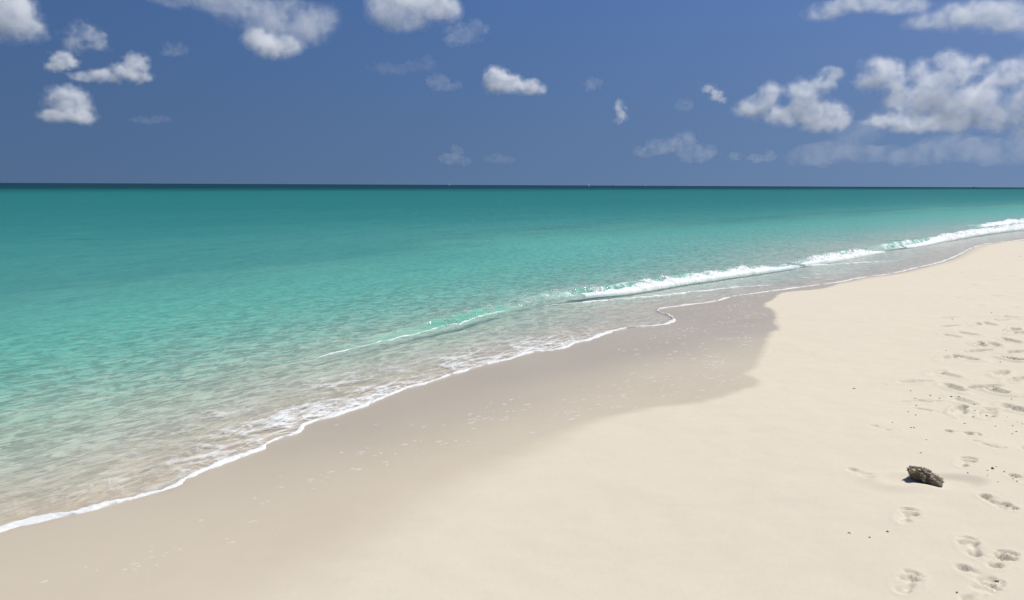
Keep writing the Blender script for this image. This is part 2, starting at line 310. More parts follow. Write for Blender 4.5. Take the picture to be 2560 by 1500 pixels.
# node helpers
class NT:
    def __init__(self, name, rough=None):
        self.mat = bpy.data.materials.new(name); self.mat.use_nodes = True
        self.n, self.l = self.mat.node_tree.nodes, self.mat.node_tree.links
        self.n.clear(); self.out = self.n.new('ShaderNodeOutputMaterial')
    def new(self, t, **kw):
        nd = self.n.new(t)
        for k, v in kw.items():
            if k.startswith('i_'): nd.inputs[k[2:]].default_value = v
            else: setattr(nd, k, v)
        return nd
    def link(self, a_, b_): self.l.new(a_, b_)
    def put(self, v, sock):
        if hasattr(v, 'is_linked'): self.l.new(v, sock)
        else: sock.default_value = v
    def math(self, op, a_, b_=0.0, clamp=False):
        nd = self.n.new('ShaderNodeMath'); nd.operation = op; nd.use_clamp = clamp
        self.put(a_, nd.inputs[0]); self.put(b_, nd.inputs[1]); return nd.outputs[0]
    def ramp(self, v, lo, hi, a_=0.0, b_=1.0, smooth=True):
        nd = self.n.new('ShaderNodeMapRange')
        nd.interpolation_type = 'SMOOTHSTEP' if smooth else 'LINEAR'; nd.clamp = True
        self.put(v, nd.inputs[0]); self.put(lo, nd.inputs[1]); self.put(hi, nd.inputs[2])
        self.put(a_, nd.inputs[3]); self.put(b_, nd.inputs[4]); return nd.outputs[0]
    def mix(self, f, a_, b_, blend='MIX'):
        nd = self.n.new('ShaderNodeMix'); nd.data_type = 'RGBA'; nd.blend_type = blend
        self.put(f, nd.inputs[0]); self.put(a_, nd.inputs[6]); self.put(b_, nd.inputs[7]); return nd.outputs[2]
    def attr(self, name):
        nd = self.n.new('ShaderNodeAttribute'); nd.attribute_name = name; return nd.outputs['Fac']
    def coords(self, scale=(1, 1, 1), rot=0.0):
        tc = self.n.new('ShaderNodeTexCoord'); src = tc.outputs['Object']
        if rot:
            m0 = self.n.new('ShaderNodeMapping'); m0.inputs['Rotation'].default_value = (0, 0, rot)
            self.l.new(src, m0.inputs['Vector']); src = m0.outputs['Vector']
        mp = self.n.new('ShaderNodeMapping'); mp.inputs['Scale'].default_value = scale
        self.l.new(src, mp.inputs['Vector']); return mp.outputs['Vector']
    def noise(self, vec, scale, detail=4.0, rough=0.55, dist=0.0):
        nd = self.n.new('ShaderNodeTexNoise')
        nd.inputs['Scale'].default_value = scale; nd.inputs['Detail'].default_value = detail
        nd.inputs['Roughness'].default_value = rough; nd.inputs['Distortion'].default_value = dist
        self.l.new(vec, nd.inputs['Vector']); return nd.outputs['Fac']
    def bump(self, h, strength, dist, normal=None):
        nd = self.n.new('ShaderNodeBump'); nd.inputs['Strength'].default_value = strength
        nd.inputs['Distance'].default_value = dist; self.l.new(h, nd.inputs['Height'])
        if normal: self.l.new(normal, nd.inputs['Normal'])
        return nd.outputs['Normal']
    def mixs(self, f, a_, b_):
        nd = self.n.new('ShaderNodeMixShader'); self.put(f, nd.inputs[0])
        self.l.new(a_, nd.inputs[1]); self.l.new(b_, nd.inputs[2]); return nd.outputs[0]
    def cramp(self, v, stops):
        nd = self.n.new('ShaderNodeValToRGB'); el = nd.color_ramp.elements
        while len(el) < len(stops): el.new(0.5)
        for e_, (p, c) in zip(el, stops): e_.position = p; e_.color = (*c, 1)
        self.put(v, nd.inputs[0]); return nd.outputs['Color']

def plain(name, col, rough=0.6, noise_amt=0.12, scale=8.0, spec=0.5):
    t = NT(name)
    n = t.noise(t.coords(), scale, 5)
    c = t.mix(n, tuple(v * (1 - noise_amt) for v in col) + (1,), tuple(min(1, v * (1 + noise_amt)) for v in col) + (1,))
    b = t.new('ShaderNodeBsdfPrincipled'); t.link(c, b.inputs['Base Color'])
    b.inputs['Roughness'].default_value = rough; b.inputs['Specular IOR Level'].default_value = spec
    t.link(b.outputs[0], t.out.inputs['Surface'])
    return t.mat

# ---------------------------------------------------------------- shape of the beach
MEAN = chaikin([(-74, -119), (-14.0, -15.0), (-2.78, 4.27), (-1.6, 6.1), (-0.25, 8.4), (1.2, 10.4), (2.6, 12.4), (4.9, 15.2),
                (8.24, 18.6), (12, 23.2), (19.19, 31.0), (60, 73), (300, 310), (60000, 60000)], 2)
EDGE_L = chaikin([(-74, -119), (-14.2, -15.2), (-4.4, 1.3), (-3.3, 3.35)] + EDGE + [(24.5, 36.0), (60.3, 73), (300.5, 310), (60000, 60000)], 1)
WET_L = chaikin([(-72.6, -120), (-11.5, -16.2), (-2.1, .2)] + WET + [(25.3, 36.2), (61, 73), (301, 310), (60000, 60000)], 1)

def terrain(s):
    """height over the signed distance from the mean shore line"""
    land = 0.085 * 7 * (1 - np.exp(-np.maximum(s, 0) / 7))
    o = np.maximum(-s, 0)
    sea = np.where(o < 3, -0.085 * o, -0.255 - 0.07 * (1 - np.exp(-(np.maximum(o, 3) - 3) / 8)))
    return np.where(s > 0, land, sea) + 0.09

SH = math.radians(-38.0)          # shore runs about 38 degrees right of the view direction
CS, SS = math.cos(SH), math.sin(SH)
def along(X, Y): return -SS * X + CS * Y      # along the shore
def across(X, Y): return CS * X + SS * Y      # towards the land

def foot(X, Y, heel, toe, depth, left):
    """barefoot print: heel, arch, ball and five toes pressed into the sand"""
    hx, hy = heel; dx, dy = toe[0] - hx, toe[1] - hy
    n = math.hypot(dx, dy); dx, dy = dx / n, dy / n
    L = 0.205
    cx, cy_ = hx + dx * n / 2, hy + dy * n / 2
    u = ((X - cx) * dx + (Y - cy_) * dy) / L + 0.5
    v = ((X - cx) * dy - (Y - cy_) * dx) / L * (1 if left else -1)
    wob = 0.05 * perlin2(X * 38 + hx * 7, Y * 38)
    def disc(u0, v0, ru, rv, d, hard=0.2):
        r = np.sqrt(((u - u0) / ru) ** 2 + ((v - v0) / rv) ** 2) + wob * 2
        return d * (1 - sstep(1 - hard, 1 + hard, r))
    press = disc(.14, 0, .15, .125, 1.0)
    press = np.maximum(press, disc(.42, -.06, .26, .075, .62))
    press = np.maximum(press, disc(.70, .0, .145, .195, .95))
    for k, (tu, tv, tr) in enumerate(((.965, .12, .062), (.985, .02, .045), (.965, -.06, .042), (.93, -.13, .038), (.885, -.19, .036))):
        press = np.maximum(press, disc(tu, tv, tr * 1.15, tr, .9, .25))
    rr = np.sqrt(((u - .5) / .62) ** 2 + (v / .30) ** 2) + wob * 2
    rim = np.exp(-((rr - 1.02) / .16) ** 2) * 0.3
    brk = np.clip(.62 + 1.5 * fbm2(X * 14 + hx * 31, Y * 14 + hy * 17, 2), .12, 1.15)      # half filled in again
    return depth * 1.3 * (rim * .22 - press * brk) + .10 * depth * fbm2(X * 45, Y * 45, 2) * (rr < 1.2)

def dent(X, Y, x0, y0, s, k):
    """scuffed print seen from far off"""
    a_ = math.radians(58 + 50 * math.sin(k * 2.4)); dx, dy = math.cos(a_), math.sin(a_)
    u = ((X - x0) * dx + (Y - y0) * dy) / .14; v = ((X - x0) * dy - (Y - y0) * dx) / .055
    w = .38 * fbm2(X * 13 + k, Y * 13 - k, 2) + 0.18 * perlin2(X * 40, Y * 40 + k)
    r = np.sqrt(u * u + v * v) + w * 1.4
    p = -(1 - sstep(.55, 1.1, r)) + .32 * np.exp(-((r - 1.35) / .32) ** 2)
    r2 = np.sqrt((u - .9) ** 2 / .12 + (v - .35) ** 2 / .3) + w
    p = p - .6 * (1 - sstep(.5, 1.1, r2))
    return .026 * s * p

# ---------------------------------------------------------------- sand
t = NT('coral_sand')
wet, sub = t.attr('wet'), t.attr('damp')
v1 = t.coords()
big = t.noise(v1, 0.55, 4); mid = t.noise(v1, 6.0, 5); fine = t.noise(v1, 190.0, 3, .7); grain = t.noise(v1, 650.0, 2, .8)
dry = t.mix(t.ramp(big, .3, .7), (0.548, 0.492, 0.392, 1), (0.560, 0.504, 0.402, 1))
dry = t.mix(t.ramp(mid, .3, .75), dry, (0.572, 0.514, 0.410, 1))
dry = t.mix(t.ramp(grain, .60, .85, 0, .35), dry, (0.34, 0.28, 0.21, 1))
spk = t.noise(v1, 48.0, 4, .75)
dry = t.mix(t.ramp(spk, .40, .62, 0, .16), dry, (0.48, 0.42, 0.325, 1))
dry = t.mix(t.ramp(fine, .35, .7, 0, .12), dry, (0.62, 0.56, 0.46, 1))
wetc = t.mix(t.ramp(big, .3, .7), (0.395, 0.334, 0.243, 1), (0.420, 0.360, 0.266, 1))
wetc = t.mix(t.ramp(grain, .60, .85, 0, .25), wetc, (0.2, 0.16, 0.12, 1))
base = t.mix(wet, dry, wetc)
bed_caustics = t.noise(t.coords((1.0, .5, 1.0), math.radians(38.0)), 9.0, 6, .74, .7)  # pale and dark mottle painted into the seabed colour in place of caustic light
base = t.mix(sub, t.mix(t.attr('shallow'), base, t.mix(t.ramp(bed_caustics, .38, .62), (.45, .375, .265, 1), (.64, .54, .39, 1))), t.mix(t.ramp(bed_caustics, .40, .60), (.42, .365, .275, 1), (.74, .665, .52, 1)))
hgt = t.math('ADD', t.math('MULTIPLY', mid, .4), t.math('ADD', t.math('MULTIPLY', fine, .25), t.math('MULTIPLY', grain, .12)))
bs = t.new('ShaderNodeBump'); bs.inputs['Distance'].default_value = .012
t.put(t.ramp(wet, 0, 1, .55, .16), bs.inputs['Strength']); t.link(hgt, bs.inputs['Height'])
b = t.new('ShaderNodeBsdfPrincipled')
t.link(base, b.inputs['Base Color']); t.link(bs.outputs[0], b.inputs['Normal'])
t.put(t.ramp(wet, 0.3, 1, .95, .33), b.inputs['Roughness'])
t.put(t.ramp(wet, 0.3, 1, .12, .52), b.inputs['Specular IOR Level'])
t.link(b.outputs[0], t.out.inputs['Surface'])
SAND = t.mat

xs = np.concatenate([growing(-4.0, -260, .06, 1.09)[::-1], spaced([(-4.0, 1.2, .05), (1.2, 3.4, .0105), (3.4, 6.2, .02), (6.2, 9.0, .05)]), growing(9.0, 420, .05, 1.06)])
ys = np.concatenate([growing(2.6, -120, .05, 1.12)[::-1], spaced([(2.6, 6.6, .0105), (6.6, 10.5, .02), (10.5, 18.0, .045)]), growing(18.0, 420, .045, 1.045)])
X, Y = np.meshgrid(xs, ys)
sM, _ = line_dist(X, Y, MEAN)
Z = terrain(sM)
land = sstep(.6, 2.5, sM)
Z += .022 * fbm2(X / 2.6, Y / 2.6, 3) * sstep(-1.0, 4, sM) + .004 * fbm2(X / .35, Y / .35, 3) * land
Z += .5 * sstep(14, 60, sM) + .25 * sstep(14, 60, sM) * fbm2(X / 17, Y / 17, 3)
Z += .02 * fbm2(X / 1.4, Y / 1.4, 3) * sstep(-1, -4, sM)
sW = shore_dist(xs, ys, WET_L, X, Y, sM - 1.6)
sE = shore_dist(xs, ys, EDGE_L, X, Y, sM)
# trampled strip along the right
tr = sstep(2.7, 3.8, across(X, Y) + .35 * perlin2(along(X, Y) * .5, X * 0) + .0 * Y - .25) * sstep(1.5, 3, sM)
Z += tr * (.010 * fbm2(X / .22, Y / .22, 3) + .006 * np.abs(fbm2(X / .12 + 9, Y / .12, 2)))
for k, (h_, t_) in enumerate(FEET):
    m = (np.abs(X - h_[0]) < .5) & (np.abs(Y - h_[1]) < .6)
    f_ = foot(X[m], Y[m], h_, t_, (.020, .022, .021, .020, .021, .019, .015, .016, .018, .012, .009, .006, .012, .018, .02, .018)[k], k % 2 == 0)
    Z[m] += f_
DENTS = DENTS + [(float(3.6 + .55 * (y_ - 4) + w_), float(y_), float(s_)) for y_, w_, s_ in zip(rng.uniform(4, 17, 60), rng.uniform(.6, 3.2, 60), rng.uniform(.5, 1.2, 60))
                 if 3.6 + .55 * (y_ - 4) + w_ > .66 * y_ + .3]     # the trampled strip goes on beyond the frame
for k, (x0, y0, s_) in enumerate(DENTS):
    m = (np.abs(X - x0) < .5) & (np.abs(Y - y0) < .6)
    Z[m] += dent(X[m], Y[m], x0, y0, s_, k)
m = (np.abs(X - ROCK[0]) < .6) & (np.abs(Y - ROCK[1]) < .6)       # hollow scoured round the rock
rr = np.sqrt(((X[m] - ROCK[0] - .13) / .2) ** 2 + ((Y[m] - ROCK[1] + .02) / .13) ** 2)
Z[m] += -.022 * (1 - sstep(.5, 1.1, rr)) + .010 * np.exp(-((np.sqrt(((X[m] - ROCK[0] + .12) / .2) ** 2 + ((Y[m] - ROCK[1]) / .16) ** 2) - .7) / .35) ** 2)
wob = .05 * fbm2(X / .5, Y / .5, 3) + .03 * fbm2(X / .09, Y / .09, 2)
soft = .05 + .30 * (1 - sstep(4.0, 6.5, Y)) + .02 * np.maximum(Y - 14, 0)
wetv = 1 - sstep(-1.0, 1.0, (sW + wob) / soft)
wetv *= (.72 + .28 * sstep(2.2, .2, sE)) * (.70 + .30 * sstep(3.6, 7.0, Y))
wetv = np.maximum(wetv, sstep(.35, -.05, sE))
wetv *= 1 + .15 * sstep(7, 10, Y)                       # drains a little away from the water
wetv = np.clip(wetv, 0, 1)
damp = sstep(-.5, -1.8, sE); shal = sstep(.0, -.15, sE)
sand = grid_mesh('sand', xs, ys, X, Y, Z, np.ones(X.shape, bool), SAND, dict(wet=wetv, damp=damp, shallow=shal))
tag(sand, 'pale coral sand beach, dry on the right and wet by the water', kind='structure')
SAND_GRID = (xs, ys, Z)

def sand_z(x, y):
    gx, gy, gz = SAND_GRID
    i = np.clip(np.searchsorted(gx, x) - 1, 0, len(gx) - 2); j = np.clip(np.searchsorted(gy, y) - 1, 0, len(gy) - 2)
    fx = (x - gx[i]) / (gx[i + 1] - gx[i]); fy = (y - gy[j]) / (gy[j + 1] - gy[j])
    return (gz[j, i] * (1 - fx) + gz[j, i + 1] * fx) * (1 - fy) + (gz[j + 1, i] * (1 - fx) + gz[j + 1, i + 1] * fx) * fy

# ---------------------------------------------------------------- sea
# wave fronts: line at the foot of the front, height along it (fractions), front width, back width
RIDGES = [
    (RIDGE_LIP, [(0, 0), (.12, .03), (.35, .06), (.6, .10), (.75, .12), (.9, .10), (1, .04)], .10, .45),
    (RIDGE_MAIN, [(0, 0), (.07, .07), (.2, .10), (.35, .12), (.6, .12), (.85, .08), (1, .0)], .15, .8),
    (RIDGE_SECOND, [(0, 0), (.15, .09), (.5, .14), (.85, .12), (1, 0)], .16, .8),
    (RIDGE_THIRD, [(0, 0), (.04, .13), (.1, .17), (.3, .14), (.7, .16), (1, 0)], .18, .9),
    (RIDGE_FOURTH, [(0, 0), (.2, .14), (.6, .17), (1, 0)], .2, 1.0),
    (RIDGE_BORE, [(0, 0), (.15, .018), (.5, .03), (.8, .022), (1, 0)], .06, .35),
    (RIDGE_BORE_FAR, [(0, 0), (.2, .02), (.7, .03), (1, 0)], .08, .4),
    (RIDGE_BORE_MID, [(0, 0), (.3, .012), (.7, .012), (1, 0)], .06, .3),
]
RIDGES = [(chaikin(L, 2), hs, fw, bw) for L, hs, fw, bw in RIDGES]

def ridge_len(L): return float(np.sum(np.hypot(*np.diff(L, axis=0).T)))

def sea_height(X, Y, sM):
    off = np.maximum(-sM, 0)
    A, S = along(X, Y), across(X, Y)
    calm = sstep(.3, 5, off)
    far = np.hypot(X, Y)
    z = (.004 + .028 * calm) * fbm2(A / 1.3, S / .62, 4, .58) + .030 * calm * fbm2(A / 4.5 + 5, S / 2.1, 3)
    z += .035 * sstep(6, 20, off) * fbm2(A / 11 + 2, S / 5, 2)
    z += (.003 + .006 * calm) * fbm2(A / .42 + 4, S / .22, 3, .6)
    z = z * (1 - sstep(120, 400, far))
    rid = np.zeros(X.shape); face = np.zeros(X.shape)
    for L, hs, fw, bw in RIDGES:
        near = (X > L[:, 0].min() - 5) & (X < L[:, 0].max() + 3) & (Y > L[:, 1].min() - 3) & (Y < L[:, 1].max() + 5)
        q, arc = line_dist(X[near], Y[near], L)
        n = ridge_len(L)
        wig = .05 * fbm2(arc / .7, arc * 0 + fw * 9, 3)
        q = q + wig
        h = np.interp(arc / n, [p[0] for p in hs], [p[1] for p in hs])
        h = h * (.85 + .5 * fbm2(arc / .8 + 3, arc * 0 + 1.7, 3))
        f_ = 1 - sstep(-fw, 0.0, q)
        bk = np.exp(-np.maximum(-q - fw, 0) / bw)
        rid[near] += h * f_ * bk
        rid[near] -= .25 * h * np.exp(-((q - fw * .8) / (fw * 1.2)) ** 2)
        face[near] = np.maximum(face[near], np.clip(h / .12, 0, 1) * np.exp(-((q + fw * .55) / (fw * .7)) ** 2) * sstep(.015, .09, h))
    return z + rid, face

t = NT('sea_water')
off = t.attr('off'); lace = t.attr('lace'); facea = t.attr('face'); churn = t.attr('churn')
co = t.coords()
# along / across stretched coordinates (x across, y along the shore)
st = t.coords((1.0, 0.38, 1.0), math.radians(38.0))
lg = t.math('DIVIDE', t.math('LOGARITHM', t.math('ADD', off, 1.0), 10.0), 4.5)
patch = t.noise(t.coords((.03, .008, .03), math.radians(38.0)), 1.0, 4)
patch2 = t.noise(t.coords((.35, .10, .35), math.radians(38.0)), 1.0, 4)
lgp = t.math('ADD', lg, t.math('MULTIPLY', t.math('SUBTRACT', patch, .5), .10))
lgp = t.math('ADD', lgp, t.math('MULTIPLY', t.math('SUBTRACT', patch2, .5), .05))
body = t.cramp(lgp, [(0.0, (.24, .36, .29)), (.155, (.19, .38, .305)), (.20, (.150, .375, .315)), (.25, (.060, .220, .208)),
                     (.31, (.036, .182, .176)), (.38, (.022, .148, .150)), (.46, (.018, .138, .140)), (.50, (.016, .132, .136)), (.53, (.010, .085, .096)), (.57, (.007, .038, .053)), (.70, (.007, .033, .050))])
tgl = t.noise(st, 1.1, 5, .6)
body = t.mix(t.ramp(tgl, .55, .8, 0, .45), body, t.mix(.5, body, (.03, .34, .24, 1)))
body = t.mix(t.ramp(tgl, .48, .25, 0, .35), body, (.015, .12, .125, 1))
alpha = t.ramp(off, 3.0, 17.0, 0.0, 1.0)
alpha = t.math('MAXIMUM', alpha, t.math('MULTIPLY', facea, .62))
body = t.mix(1.0, body, t.mix(alpha, (2, 2, 2, 1), (1, 1, 1, 1)), 'MULTIPLY')
body = t.mix(t.math('MULTIPLY', facea, .9), body, (.045, .38, .285, 1))
# ripples
r1 = t.noise(st, 5.5, 4, .6, .4); r2 = t.noise(st, 1.7, 3, .55); r3 = t.noise(st, 16.0, 3, .6)
hh = t.math('ADD', t.math('MULTIPLY', r1, .45), t.math('ADD', t.math('MULTIPLY', r2, 1.0), t.math('MULTIPLY', r3, t.ramp(off, 0, 6, .26, .10))))
bp = t.new('ShaderNodeBump'); bp.inputs['Distance'].default_value = .105
t.put(t.ramp(off, 0, 8, .30, 1.0), bp.inputs['Strength']); t.link(hh, bp.inputs['Height'])
gl = t.new('ShaderNodeBsdfGlossy'); gl.inputs['Roughness'].default_value = .06; t.link(bp.outputs[0], gl.inputs['Normal'])
fr = t.new('ShaderNodeFresnel'); fr.inputs['IOR'].default_value = 1.33; t.link(bp.outputs[0], fr.inputs['Normal'])
df = t.new('ShaderNodeBsdfDiffuse'); t.link(body, df.inputs['Color']); t.link(bp.outputs[0], df.inputs['Normal'])
clear = t.new('ShaderNodeBsdfTransparent')
rip = t.noise(st, 8.0, 6, .72, .5)  # ripple thickness in the tint, contrast raised to stand in for focused sunlight
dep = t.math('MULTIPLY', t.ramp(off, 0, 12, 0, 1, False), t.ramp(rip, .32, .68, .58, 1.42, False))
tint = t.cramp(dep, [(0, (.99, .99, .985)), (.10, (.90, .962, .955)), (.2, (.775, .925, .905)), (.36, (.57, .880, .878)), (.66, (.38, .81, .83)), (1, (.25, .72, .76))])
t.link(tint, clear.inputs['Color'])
inner = t.mixs(alpha, clear.outputs[0], df.outputs[0])
geo = t.new('ShaderNodeNewGeometry')                       # seen from the water side nearly all light passes
ff = t.math('MULTIPLY', fr.outputs[0], t.math('MULTIPLY', t.ramp(lg, .02, .26, .46, .20), t.ramp(lg, .40, .56, 1.0, .65)))
ff = t.math('ADD', t.math('MULTIPLY', ff, t.math('SUBTRACT', 1.0, geo.outputs['Backfacing'])), t.math('MULTIPLY', geo.outputs['Backfacing'], .03))
wat = t.mixs(ff, inner, gl.outputs[0])
# lace of foam left by the last wave
st_w = st; st = t.coords((1.0, .62, 1.0), math.radians(38.0))
wv = t.new('ShaderNodeTexNoise'); wv.inputs['Scale'].default_value = 2.2; wv.inputs['Detail'].default_value = 4; t.link(st, wv.inputs['Vector'])
wadd = t.new('ShaderNodeVectorMath', operation='MULTIPLY_ADD'); t.link(wv.outputs['Color'], wadd.inputs[0]); wadd.inputs[1].default_value = (.35, .35, .0); t.link(st, wadd.inputs[2])
vor = t.new('ShaderNodeTexVoronoi'); vor.feature = 'DISTANCE_TO_EDGE'; vor.inputs['Scale'].default_value = 4.2; t.link(wadd.outputs[0], vor.inputs['Vector'])
vor2 = t.new('ShaderNodeTexVoronoi'); vor2.feature = 'DISTANCE_TO_EDGE'; vor2.inputs['Scale'].default_value = 10.0; t.link(wadd.outputs[0], vor2.inputs['Vector'])
pn = t.noise(st, 1.6, 4, .6)
wid = t.math('MULTIPLY', lace, t.ramp(pn, .34, .66, .02, .42))
c1 = t.ramp(t.math('SUBTRACT', wid, vor.outputs['Distance']), -.06, .22)
c2 = t.ramp(t.math('SUBTRACT', t.math('MULTIPLY', wid, .55), vor2.outputs['Distance']), -.03, .08)
fm = t.math('MULTIPLY', t.math('MAXIMUM', c1, t.math('MULTIPLY', c2, .7)), t.ramp(lace, 0, .25))
ch = t.ramp(t.math('ADD', churn, t.math('MULTIPLY', t.math('SUBTRACT', t.noise(st, 6.0, 5, .65), .5), 1.3)), .55, .95)
fm = t.math('MULTIPLY', fm, t.ramp(t.noise(st, 16.0, 5, .75), .36, .60, .12, 1.0))
fm = t.math('MAXIMUM', t.math('MULTIPLY', fm, .74), t.math('MULTIPLY', ch, .9))
fd = t.new('ShaderNodeBsdfDiffuse'); fd.inputs['Color'].default_value = (.80, .82, .83, 1)
fin = t.mixs(fm, wat, fd.outputs[0])
t.link(fin, t.out.inputs['Surface'])
WATER = t.mat

xs = np.concatenate([growing(-7.0, -60000, .035, 1.065)[::-1], spaced([(-7.0, 6.0, .032), (6.0, 14.0, .06)]), growing(14.0, 60000, .06, 1.05)])
ys = np.concatenate([growing(3.4, -300, .05, 1.15)[::-1], spaced([(3.4, 16.5, .03), (16.5, 26.0, .055)]), growing(26.0, 60000, .055, 1.045)])
X, Y = np.meshgrid(xs, ys)
sM, _ = line_dist(X, Y, MEAN)
sE = shore_dist(xs, ys, EDGE_L, X, Y, sM)
tz = terrain(sM) + .022 * fbm2(X / 2.6, Y / 2.6, 3) * sstep(-1.0, 4, sM)
H_, face = sea_height(X, Y, sM)
thin = np.clip(-sE * .09, -.05, .022) + .004 * fbm2(X / .25, Y / .25, 3) * sstep(0, .5, -sE)
run = tz + thin + np.maximum(H_, -.01) * sstep(.2, 1.4, -sE)       # the swash sheet follows the sand
k_ = 30.0
Zs = np.log(np.exp(np.clip(k_ * H_, -20, 20)) + np.exp(np.clip(k_ * run, -20, 20))) / k_
Zs = np.where(sE > -.6, run + (Zs - run) * sstep(0, .6, -sE), Zs)
keep = sE < .25
offv = np.maximum(-sE, 0)
A = along(X, Y)
# foam lace: strong between the lip and the swash edge in front, patchy further on
lacev = sstep(1.6, .2, offv) * sstep(0, .03, offv)
lacev *= .14 + .95 * np.exp(-((A - 4.9) / 1.7) ** 2) + .40 * np.exp(-((A - 8.2) / 1.5) ** 2)
lacev *= np.clip(.9 + .8 * fbm2(X / 1.7 + 4, Y / 1.7, 3), 0, 1)
lacev = np.maximum(lacev, .22 * sstep(4, 1, offv) * sstep(9, 12, A) * np.clip(.5 + fbm2(X / .9, Y / .9, 3), 0, 1))
churnv = np.zeros(X.shape)
for (L, hs, fw, bw), amt, spread in zip(RIDGES, (.50, .75, .75, .75, .75, .55, .60, .5), (.05, .3, .35, .4, .4, .06, .09, .06)):
    near = (X > L[:, 0].min() - 2) & (X < L[:, 0].max() + 2) & (Y > L[:, 1].min() - 2) & (Y < L[:, 1].max() + 2)
    q, arc = line_dist(X[near], Y[near], L)
    n = ridge_len(L)
    h = np.interp(arc / n, [p[0] for p in hs], [p[1] for p in hs]) / max(p[1] for p in hs)
    churnv[near] = np.maximum(churnv[near], amt * np.sqrt(h) * np.exp(-((q + fw * .3) / spread) ** 2))
# the bottom shelves more gently along the far beach, a little steeper on the near left
shelf = offv * (1 - .45 * sstep(9, 30, A) * (1 - sstep(10, 36, offv)) + .18 * sstep(9, 1, A) * sstep(2, 7, offv) * (1 - sstep(15, 40, offv)))
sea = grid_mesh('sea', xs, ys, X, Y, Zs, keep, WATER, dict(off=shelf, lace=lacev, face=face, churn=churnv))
tag(sea, 'turquoise sea, clear over sand by the shore and dark at the horizon', kind='structure')
SEA_GRID = (xs, ys, Zs)
def sea_z(x, y):
    global SAND_GRID
    keep_ = SAND_GRID; SAND_GRID = SEA_GRID
    r = sand_z(x, y); SAND_GRID = keep_
    return r

# ---------------------------------------------------------------- foam
t = NT('sea_foam')
n1 = t.noise(t.coords(), 60.0, 4, .6)
c = t.mix(n1, (.88, .89, .89, 1), (.94, .95, .95, 1))
b = t.new('ShaderNodeBsdfPrincipled'); t.link(c, b.inputs['Base Color']); b.inputs['Roughness'].default_value = .55
b.inputs['Specular IOR Level'].default_value = .3
t.link(t.bump(t.noise(t.coords(), 120.0, 3, .7), .5, .01), b.inputs['Normal'])
tr_ = t.new('ShaderNodeBsdfTranslucent'); tr_.inputs['Color'].default_value = (.86, .90, .90, 1)
t.link(t.mixs(.30, b.outputs[0], tr_.outputs[0]), t.out.inputs['Surface'])
FOAM = t.mat

def resample(L, step):
    L = np.asarray(L, float)
    seg = np.hypot(*np.diff(L, axis=0).T); s = np.concatenate([[0], np.cumsum(seg)])
    q = np.arange(0, s[-1], step)
    P = np.stack([np.interp(q, s, L[:, 0]), np.interp(q, s, L[:, 1])], 1)
    T = np.gradient(P, axis=0); T /= np.linalg.norm(T, axis=1)[:, None]
    return P, np.stack([T[:, 1], -T[:, 0]], 1), q, s[-1]      # points, landward normals, arc, length

def strip_faces(n, m):
    idx = np.arange(n * m).reshape(n, m)
    return np.stack([idx[:-1, :-1], idx[:-1, 1:], idx[1:, 1:], idx[1:, :-1]], -1).reshape(-1, 4)

OCT = np.array([(1, 0, 0), (-1, 0, 0), (0, 1, 0), (0, -1, 0), (0, 0, 1), (0, 0, -1)], float)
OCT_F = np.array([(0, 2, 4), (2, 1, 4), (1, 3, 4), (3, 0, 4), (2, 0, 5), (1, 2, 5), (3, 1, 5), (0, 3, 5)])

def join_blobs(C, R):
    """many small irregular droplets in one mesh"""
    n = len(C)
    j = 1 + .35 * rng.normal(size=(n, 6, 1))
    V = (C[:, None, :] + OCT[None] * R[:, None, None] * j).reshape(-1, 3)
    Fc = (OCT_F[None] + 6 * np.arange(n)[:, None, None]).reshape(-1, 3)
    return V, Fc

def join_meshes(parts):
    V, Fc, o = [], [], 0
    for v, f in parts:
        f = np.asarray(f)
        if f.shape[1] == 4: f = np.concatenate([f[:, [0, 1, 2]], f[:, [0, 2, 3]]])
        V.append(v); Fc.append(f + o); o += len(v)
    return np.concatenate(V), np.concatenate(Fc)

